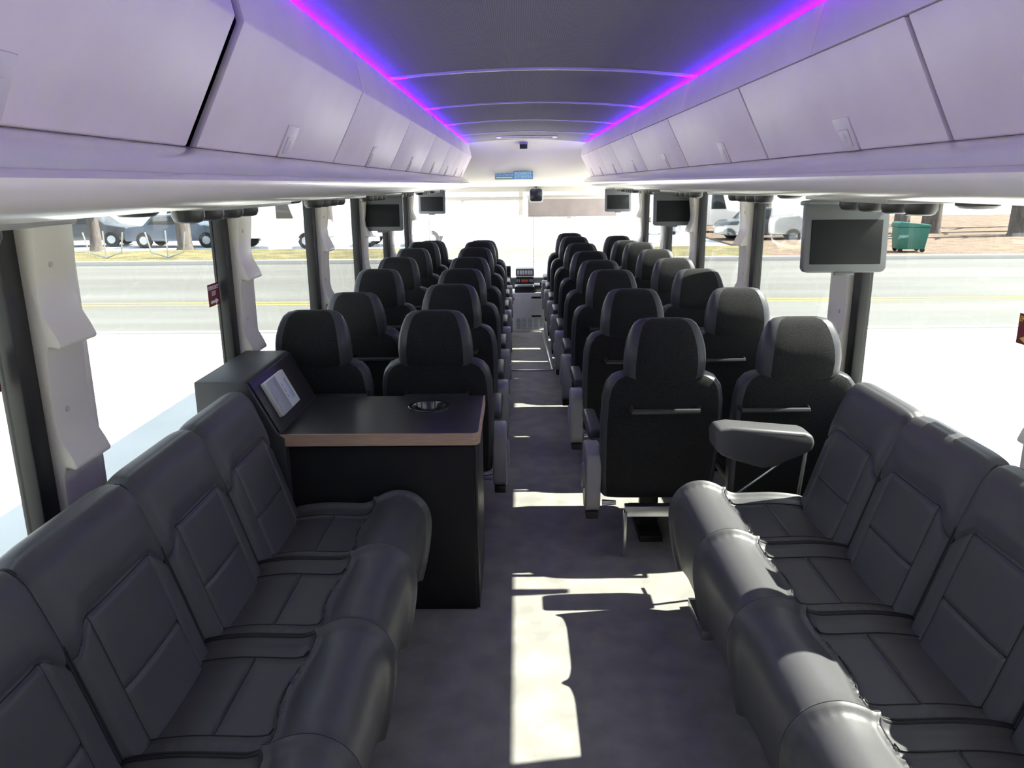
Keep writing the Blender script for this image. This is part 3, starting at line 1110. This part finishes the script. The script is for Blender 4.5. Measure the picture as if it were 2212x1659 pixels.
# climate control unit on the sloped face
n = Vector((0.895, 0, 0.446)).normalized()
tz = Vector((-0.446, 0, 0.895)).normalized()
c = Vector((-0.971, 2.645, 0.780))
M = Matrix(((0, tz.x, n.x, c.x), (-1, 0, 0, c.y), (0, tz.z, n.z, c.z), (0, 0, 0, 1)))
cu = B(-0.10, 0.10, -0.066, 0.066, 0.0, 0.022).xf(M)
cuo = part('control_unit', cu, 'white_plastic', ct, 0.004)
part('control_flap', B(0.005, 0.0985, -0.064, 0.064, 0.0215, 0.0245).xf(M), 'pale_grey', cuo, 0.002)
part('control_display', B(-0.072, -0.035, -0.042, 0.038, 0.0215, 0.0228).xf(M), 'lcd', cuo, 0.001)
for k in range(3):
    part('control_button', B(-0.020, -0.012, -0.030 + k * 0.022, -0.016 + k * 0.022, 0.0215, 0.0235).xf(M), 'pale_grey', cuo, 0.001)

# ================================================================== FRONT OF THE BUS
# aisle ramp hatch
rampz = lambda y: -0.17 * (y - 6.2) / 2.55
t = thing('aisle_ramp', 'grey floor ramp framed by bright aluminium rails ahead of the aisle', 'ramp', (0, 6.2, 0))
m = MB()
m.prism([(0, -0.03), (2.55, -0.20), (2.55, -0.17), (0, 0.0)], 'x', -0.195, 0.165)
part('ramp_panel', m, 'floor_vinyl', t)
for x in (-0.215, 0.165):
    m = MB()
    m.prism([(0, -0.03), (2.55, -0.20), (2.55, -0.155), (0, 0.012)], 'x', x, x + 0.025)
    part('ramp_rail', m, 'aluminium', t, 0.003)
part('ramp_lip', B(-0.19, 0.165, -0.012, 0.012, -0.02, 0.006), 'aluminium', t, 0.002)

t = thing('dash_cabinet', 'pale grey front cabinet with two recessed pulls and vent slots', 'cabinet', (0.0, 9.0, -0.20))
part('cabinet_body', B(-0.185, 0.22, 0.0, 0.40, 0.0, 0.455), 'cabinet_grey', t, 0.008)
part('cabinet_plinth', B(-0.187, 0.222, -0.012, 0.0, 0.0, 0.03), 'cream', t, 0.003)
for z in (0.405, 0.185):
    h = part('recessed_pull', B(0.045, 0.172, -0.010, 0.002, z - 0.016, z + 0.016), 'cream_dark', t, 0.004)
    part('pull_slot', B(0.055, 0.162, -0.0115, -0.008, z - 0.009, z + 0.009), 'black_metal', h)
for k in range(5):
    for j in range(8):
        part('vent_slot', B(-0.128 + k * 0.070, -0.082 + k * 0.070, -0.003, 0.001, 0.035 + j * 0.016, 0.043 + j * 0.016), 'pale_grey', t)
part('warning_label', B(-0.180, -0.055, -0.003, 0.001, 0.33, 0.40), 'white_print', t)
m = MB()
m.prism([(-0.182, 0.40), (-0.145, 0.40), (-0.155, 0.37), (-0.182, 0.355)], 'y', -0.0045, -0.002)
part('warning_mark', m, 'red', t)

t = thing('radio_stack', 'stacked dash radio units with lit displays on the front cabinet', 'radio', (-0.03, 9.06, 0.255))
part('base_tray', B(-0.115, 0.12, -0.02, 0.22, 0.0, 0.07), 'dark_plastic', t, 0.006)
u_ = part('radio_unit', B(-0.10, 0.11, -0.01, 0.20, 0.10, 0.178), 'dark_plastic', t, 0.006)
part('control_lever', B(-0.08, 0.10, -0.05, -0.01, 0.075, 0.098), 'pale_grey', t, 0.01)
part('red_display', B(-0.035, 0.045, -0.014, -0.008, 0.125, 0.155), 'orange', u_, 0.003)
for x in (-0.085, -0.06, 0.065, 0.088):
    part('radio_knob', B(x - 0.008, x + 0.008, -0.016, -0.008, 0.125, 0.158), 'pale_grey', u_, 0.003)
u_ = part('switch_unit', B(-0.10, 0.11, -0.005, 0.20, 0.195, 0.275), 'dark_plastic', t, 0.006)
for k in range(6):
    part('switch_key', B(-0.085 + k * 0.031, -0.060 + k * 0.031, -0.010, -0.003, 0.210, 0.260), 'white_plastic', u_, 0.002)
t = thing('switch_panel', 'tall dark driver switch panel beside the radio stack', 'switch panel', (-0.215, 9.10, 0.0))
part('panel_box', B(-0.075, 0.026, 0.0, 0.12, -0.2, 0.56), 'dark_plastic', t, 0.008)
for k in range(5):
    for j in (0, 1):
        part('rocker_switch', B(-0.068 + j * 0.045, -0.030 + j * 0.045, -0.008, 0.002, 0.30 + k * 0.05, 0.338 + k * 0.05), 'pale_grey' if (k + j) % 3 == 0 else 'rubber', t, 0.003)
t = thing('dash_shelf', 'low dark dash shelf to the door side of the radio stack', 'shelf', (0.165, 9.08, 0.256))
part('shelf_box', B(-0.075, 0.075, 0.0, 0.25, 0.0, 0.08), 'dark_plastic', t, 0.008)
part('shelf_knob', B(-0.01, 0.01, 0.05, 0.07, 0.08, 0.115), 'dark_plastic', t, 0.004)
# stanchion behind the last seats
t = thing('grab_rail', 'curved chrome grab rail beside the driver switch panel', 'rail', (-0.28, 8.72, 0.0))
m = MB()
pts = [(0, 0, 0.0), (0, 0, 0.45)] + [(-0.28 * (1 - math.cos(a)), 0, 0.45 + 0.22 * math.sin(a)) for a in [math.pi / 2 * k / 8 for k in range(1, 9)]] + [(-0.88, 0, 0.67), (-0.90, 0, 0.65), (-0.90, 0, 0.0)]
m.tube(pts, 0.016, 10)
part('rail_tube', m, 'steel', t, 0, True)

# sun blinds, mirror, dash camera, notices
t = thing('roller_blind', 'rolled up cream blind on bar over the driver windscreen half', 'blind', (-0.53, 10.12, 1.315))
m = MB().tube([(-0.60, 0, 0), (0.50, 0, 0)], 0.028, 12)
part('roller_tube', m, 'cream_dark', t, 0, True)
m = MB().tube([(-0.30, -0.02, -0.03), (-0.26, -0.02, -0.035)], 0.018, 10)
part('pull_knob', m, 'cream_dark', t)
part('end_bracket', B(0.44, 0.50, -0.02, 0.02, -0.21, 0.16), 'cream', t, 0.006)
t = thing('sun_blind', 'half lowered mauve grey fabric blind on the windscreen', 'blind', (0.60, 10.14, 1.33))
m = MB().tube([(-0.58, 0, 0), (0.58, 0, 0)], 0.026, 12)
part('roller_tube', m, 'cream_dark', t, 0, True)
rows = []
for i in range(41):
    x = -0.57 + 1.14 * i / 40
    rows.append([(x, 0.004 * math.sin(i * 0.9) * (k / 8), -0.015 - 0.225 * k / 8) for k in range(9)])
rows2 = [[(p[0], p[1] + 0.003, p[2]) for p in r] for r in rows]
m = MB()
m.quadgrid(rows)
m.quadgrid(rows2)
part('blind_cloth', m, 'blind', t, 0, True)
part('bottom_bar', B(-0.57, 0.57, -0.006, 0.008, -0.252, -0.238), 'cream_dark', t, 0.003)
part('pull_knob', MB().tube([(-0.07, 0, -0.262), (-0.02, 0, -0.262)], 0.012, 10), 'cream_dark', t)
t = thing('interior_mirror', 'black rounded square interior mirror hanging from the header', 'mirror', (0.13, 10.0, 1.36))
m = MB()
m.prism([(-0.088, -0.07), (-0.07, -0.09), (0.07, -0.09), (0.088, -0.07), (0.088, 0.07), (0.07, 0.09), (-0.07, 0.09), (-0.088, 0.07)], 'y', -0.05, 0.0)
part('mirror_shell', m, 'pale_grey', t, 0.012)
m = MB()
m.prism([(-0.076, -0.06), (-0.06, -0.078), (0.06, -0.078), (0.076, -0.06), (0.076, 0.06), (0.06, 0.078), (-0.06, 0.078), (-0.076, 0.06)], 'y', -0.054, -0.04)
part('mirror_glass', m, 'mirror_black', t, 0.004)
part('mirror_arm', B(-0.02, 0.02, -0.02, 0.02, 0.07, 0.115), 'cream_dark', t, 0.004)
t = thing('dash_camera', 'small black camera at the top of the front bulkhead', 'camera', (-0.03, 9.44, 1.925))
part('camera_body', B(-0.045, 0.045, -0.04, 0.03, -0.03, 0.02), 'dark_plastic', t, 0.006)
part('camera_mount', B(-0.05, 0.05, -0.01, 0.05, 0.02, 0.045), 'pale_grey', t, 0.004)
part('camera_lens', MB().tube([(0, -0.05, -0.008), (0, -0.035, -0.008)], 0.016, 12), 'mirror_black', t)


def sign(name, label, cat, w, h, mat, lines, M, group=None, extra=None, th=0.0012):
    """flat sticker in its own x (right) / y (up) plane, M places it"""
    t = thing(name, label, cat, (0, 0, 0), 0, group)
    part('sticker_film', B(-w / 2, w / 2, -h / 2, h / 2, -th, 0).xf(M), mat, t)
    for txt, size, cx, cy, mt, sxx in lines:
        me = text_mb(txt, size)
        me.transform(Matrix.Translation((cx, cy, 0.0008)) @ Matrix.Diagonal((sxx, 1, 1, 1)))
        me.transform(M)
        link('lettering', me, mt, t)
    if extra:
        for nm, pts, mt in extra:
            part(nm, MB().prism(pts, 'z', 0.0002, 0.0012).xf(M), mt, t)
    return t


def wallM(s, y, z):
    # sticker on the inside of a side window, facing the aisle
    x = s * (GX - 0.004)
    if s < 0:   # facing +x, right of text = +y ... seen from inside, left wall: reading direction runs forward (+y)
        return Matrix(((0, 0, 1, x), (1, 0, 0, y), (0, 1, 0, z), (0, 0, 0, 1)))
    return Matrix(((0, 0, -1, x), (-1, 0, 0, y), (0, 1, 0, z), (0, 0, 0, 1)))


ARW = [(-0.036, -0.005), (0.012, -0.005), (0.012, -0.011), (0.038, 0.0), (0.012, 0.011), (0.012, 0.005), (-0.036, 0.005)]
arrow = [(x, y - 0.026) for x, y in ARW]
for s, y, lbl, pm in ((-1, 2.865, 'maroon emergency exit sticker on window beside the counter', 'white_print'), (-1, 1.575, 'maroon emergency exit sticker on window behind the shaded sofa', 'white_print'),
                  (1, 2.025, 'maroon emergency exit sticker on window behind the sunlit sofa', 'yellow_print')):
    ex = [('arrow_mark', arrow if s < 0 else [(-x, yy) for x, yy in reversed(arrow)], pm)]
    sign('exit_sticker', lbl, 'sticker', 0.105, 0.082, 'maroon', [('EMERGENCY', 0.021, 0, 0.026, pm, 0.80), ('EXIT', 0.024, 0, 0.004, pm, 0.85)], wallM(s, y, 1.108), 'emergency exit stickers', ex)

# blue notices on the bulkhead
nrm = Vector((0, -0.92, -0.39)).normalized()
upn = Vector((0, -0.39, 0.92)).normalized()


def bulkM(x, z):
    y = 9.59 + (1.70 - z) * 0.42
    return Matrix(((1, 0, 0, x), (0, upn.y, nrm.y, y - 0.03), (0, upn.z, nrm.z, z), (0, 0, 0, 1)))


sign('operator_notice', 'blue notice reading your operator with orange stripe', 'sign', 0.225, 0.075, 'sign_blue', [('YOUR OPERATOR', 0.034, 0, 0.018, 'sign_light', 0.82)], bulkM(-0.263, 1.585), None,
     [('name_strip', [(-0.10, -0.022), (0.10, -0.022), (0.10, -0.006), (-0.10, -0.006)], 'yellow_print')])
ex = []
rn = random.Random(5)
for k in range(6):
    yy = 0.040 - k * 0.015
    x = -0.105
    while x < 0.09:
        wd = rn.uniform(0.015, 0.04)
        ex.append(('print_line', [(x, yy - 0.004), (min(0.105, x + wd), yy - 0.004), (min(0.105, x + wd), yy + 0.004), (x, yy + 0.004)], 'sign_light'))
        x += wd + 0.007
sign('rules_notice', 'blue notice with fine lines of print beside the operator notice', 'sign', 0.235, 0.10, 'sign_blue', [], bulkM(-0.034, 1.598), None, ex)

# ================================================================== OUTSIDE
GZ = -1.15
struct('ground', B(-120, 120, -60, 14.0, GZ - 0.2, GZ), 'lot', 'bright pale concrete lot around the coach')
struct('street', B(-120, 120, 14.0, 27.0, GZ - 0.2, GZ - 0.005), 'asphalt', 'grey street crossing ahead of the coach')
struct('verge', B(-120, 9.0, 27.15, 32.2, GZ - 0.2, GZ + 0.10), 'dry_grass', 'dry grass verge across the street')
struct('verge_leaves', B(9.0, 120, 27.15, 60, GZ - 0.2, GZ + 0.10), 'leaf_ground', 'leaf strewn ground across the street')
struct('far_lot', B(-120, 9.0, 32.2, 160, GZ - 0.2, GZ + 0.02), 'snow', 'snowy parking lot beyond the verge')
struct('far_field', B(9.0, 120, 60, 160, GZ - 0.2, GZ + 0.02), 'snow', 'snowy ground far beyond the street')
struct('kerb', B(-120, 120, 26.95, 27.15, GZ - 0.2, GZ + 0.14), 'kerb', 'pale concrete kerb along the far side of the street', 0.02)
for y, mt, w, lbl in ((17.6, 'road_yellow', 0.12, 'yellow centre line painted on the street'), (17.95, 'road_yellow', 0.12, 'yellow centre line painted on the street'), (14.25, 'road_white', 0.15, 'white edge line painted on the street')):
    o = struct('road_marking', B(-120, 120, y - w / 2, y + w / 2, GZ - 0.0049, GZ - 0.001), mt, lbl)


def car(x, y, rz, L, H, col, label, kind):
    t = thing('parked_car' if kind == 'car' else 'parked_truck', label, kind, (x, y, GZ + 0.02), rz)
    h = L / 2
    if kind == 'car':
        prof = [(-h, 0.30), (-h, 0.75), (-h * 0.92, 0.92), (-h * 0.62, 0.98), (-h * 0.40, H), (h * 0.30, H), (h * 0.55, 1.0), (h * 0.93, 0.86), (h, 0.70), (h, 0.30)]
        win = [(-h * 0.52, 1.03), (-h * 0.36, H - 0.08), (h * 0.26, H - 0.08), (h * 0.46, 1.03)]
    else:
        prof = [(-h, 0.45), (-h, H), (h * 0.35, H), (h * 0.48, 1.25), (h * 0.95, 1.15), (h, 0.95), (h, 0.45)]
        win = [(h * 0.12, 1.28), (h * 0.12, H - 0.12), (h * 0.33, H - 0.12), (h * 0.43, 1.28)]
    part('body', MB().prism(prof, 'y', -0.88, 0.88), col, t, 0.06, None, 3)
    for sy in (-1, 1):
        a, b = sorted((sy * 0.875, sy * 0.89))
        part('side_window', MB().prism(win, 'y', a, b), 'car_glass', t, 0.004)
        for wx in (-h * 0.62, h * 0.64):
            a, b = sy * 0.70, sy * 0.91
            wl = part('wheel', MB().tube([(wx, a, 0.34), (wx, b, 0.34)], 0.34, 20), 'tyre', t, 0.02)
            part('wheel_hub', MB().tube([(wx, b - sy * 0.01, 0.34), (wx, b + sy * 0.012, 0.34)], 0.18, 14), 'pale_grey', wl)
    return t


car(-10.6, 34.2, 0.0, 4.6, 2.1, 'car_white', 'white box truck parked beyond the verge', 'truck')
car(-5.2, 35.0, math.pi, 4.4, 2.2, 'car_white', 'white van parked beyond the verge, nearer the bus axis', 'van')
car(-15.2, 35.2, 0.0, 4.4, 1.45, 'car_blue', 'blue grey car parked beyond the verge', 'car')
car(-20.0, 36.0, 0.1, 4.5, 1.45, 'car_dark', 'dark car parked beyond the verge', 'car')
car(-17.5, 42.0, 0.0, 4.4, 1.6, 'car_white', 'white car parked behind the dark car', 'car')
car(11.4, 36.0, 0.1, 4.5, 1.5, 'car_dark', 'dark car parked on the leaf strewn side', 'car')
car(9.6, 41.5, 0.0, 5.0, 2.3, 'car_white', 'white van parked behind a dark car', 'van')


def tree(x, y, h, r, label, seed, group):
    rn = random.Random(seed)
    t = thing('bare_tree', label, 'tree', (x, y, GZ), rn.uniform(0, 6), group)
    part('trunk', MB().tube([(0, 0, -0.05), (0, 0, 0.25), (0.05, 0.02, h * 0.3), (0.1, -0.05, h * 0.6), (0.0, 0.1, h)], [r * 1.5, r * 1.1, r, r * 0.6, r * 0.12], 10), 'bark', t, 0, True)
    for k in range(7):
        z = h * (0.35 + 0.08 * k)
        a = k * 2.4 + rn.uniform(-.4, .4)
        ln = h * rn.uniform(0.22, 0.36)
        p = Vector((0.06, 0, z))
        d = Vector((math.cos(a), math.sin(a), 0.9)).normalized()
        part('branch', MB().tube([p, p + d * ln * 0.5, p + d * ln + Vector((0, 0, ln * 0.2))], [r * 0.4, r * 0.25, r * 0.05], 6), 'bark', t, 0, True)
    return t


G1 = 'bare trees across the street'
for i, (x, y, h, r) in enumerate(((-14.2, 33.0, 8, 0.28), (-9.3, 38, 9, 0.3), (-18.2, 33.4, 8, 0.22), (-13.0, 38.5, 7, 0.2), (-23.5, 36, 9, 0.35), (-27, 34, 9, 0.3))):
    tree(x, y, h, r, 'bare winter tree beyond the dry grass verge', 10 + i, G1)
for i, (x, y, h, r) in enumerate(((18.0, 37, 9, 0.32), (20.5, 39, 10, 0.35), (23.2, 36.5, 9, 0.4), (25.5, 40, 11, 0.36), (21.8, 45, 10, 0.3), (28, 38, 9, 0.3), (19.3, 46, 9, 0.25), (15.0, 48, 10, 0.35), (24.4, 47, 10, 0.3), (30.5, 44, 10, 0.4))):
    tree(x, y, h, r, 'bare winter tree on the leaf strewn ground', 30 + i, 'bare trees behind the green bin')
# wheeled rubbish skip
t = thing('refuse_bin', 'green wheeled refuse bin across the street', 'bin', (14.35, 28.8, GZ + 0.10), R_(-8))
t.scale = (0.8, 0.8, 0.8)
m = MB()
m.prism([(-0.62, 0.14), (0.52, 0.14), (0.68, 1.12), (-0.70, 1.12)], 'y', -0.45, 0.45)
part('bin_body', m, 'bin_green', t, 0.03)
part('bin_lid', MB().prism([(-0.74, 1.12), (0.72, 1.12), (0.66, 1.24), (-0.60, 1.36), (-0.72, 1.30)], 'y', -0.48, 0.48), 'bin_green', t, 0.03)
for x in (-0.5, 0.45):
    for y in (-0.36, 0.36):
        part('caster_wheel', MB().tube([(x, y - 0.04, 0.10), (x, y + 0.04, 0.10)], 0.10, 12), 'tyre', t)
# bent tube racks on the verge
for x in (-15.3, -13.0):
    t = thing('bike_rack', 'bent metal tube rack standing on the dry grass verge', 'rack', (x, 28.6, GZ + 0.10), 0, 'tube racks on the verge')
    part('rack_tube', MB().tube([(-0.75, 0, 0.95), (-0.60, 0, 0.22), (0, 0, 0.02), (0.60, 0, 0.22), (0.72, 0, 0.95)], 0.03, 8), 'steel', t, 0, True)
    part('rack_post', MB().tube([(0, 0, 0), (0, 0, 1.0)], 0.028, 8), 'steel', t, 0, True)
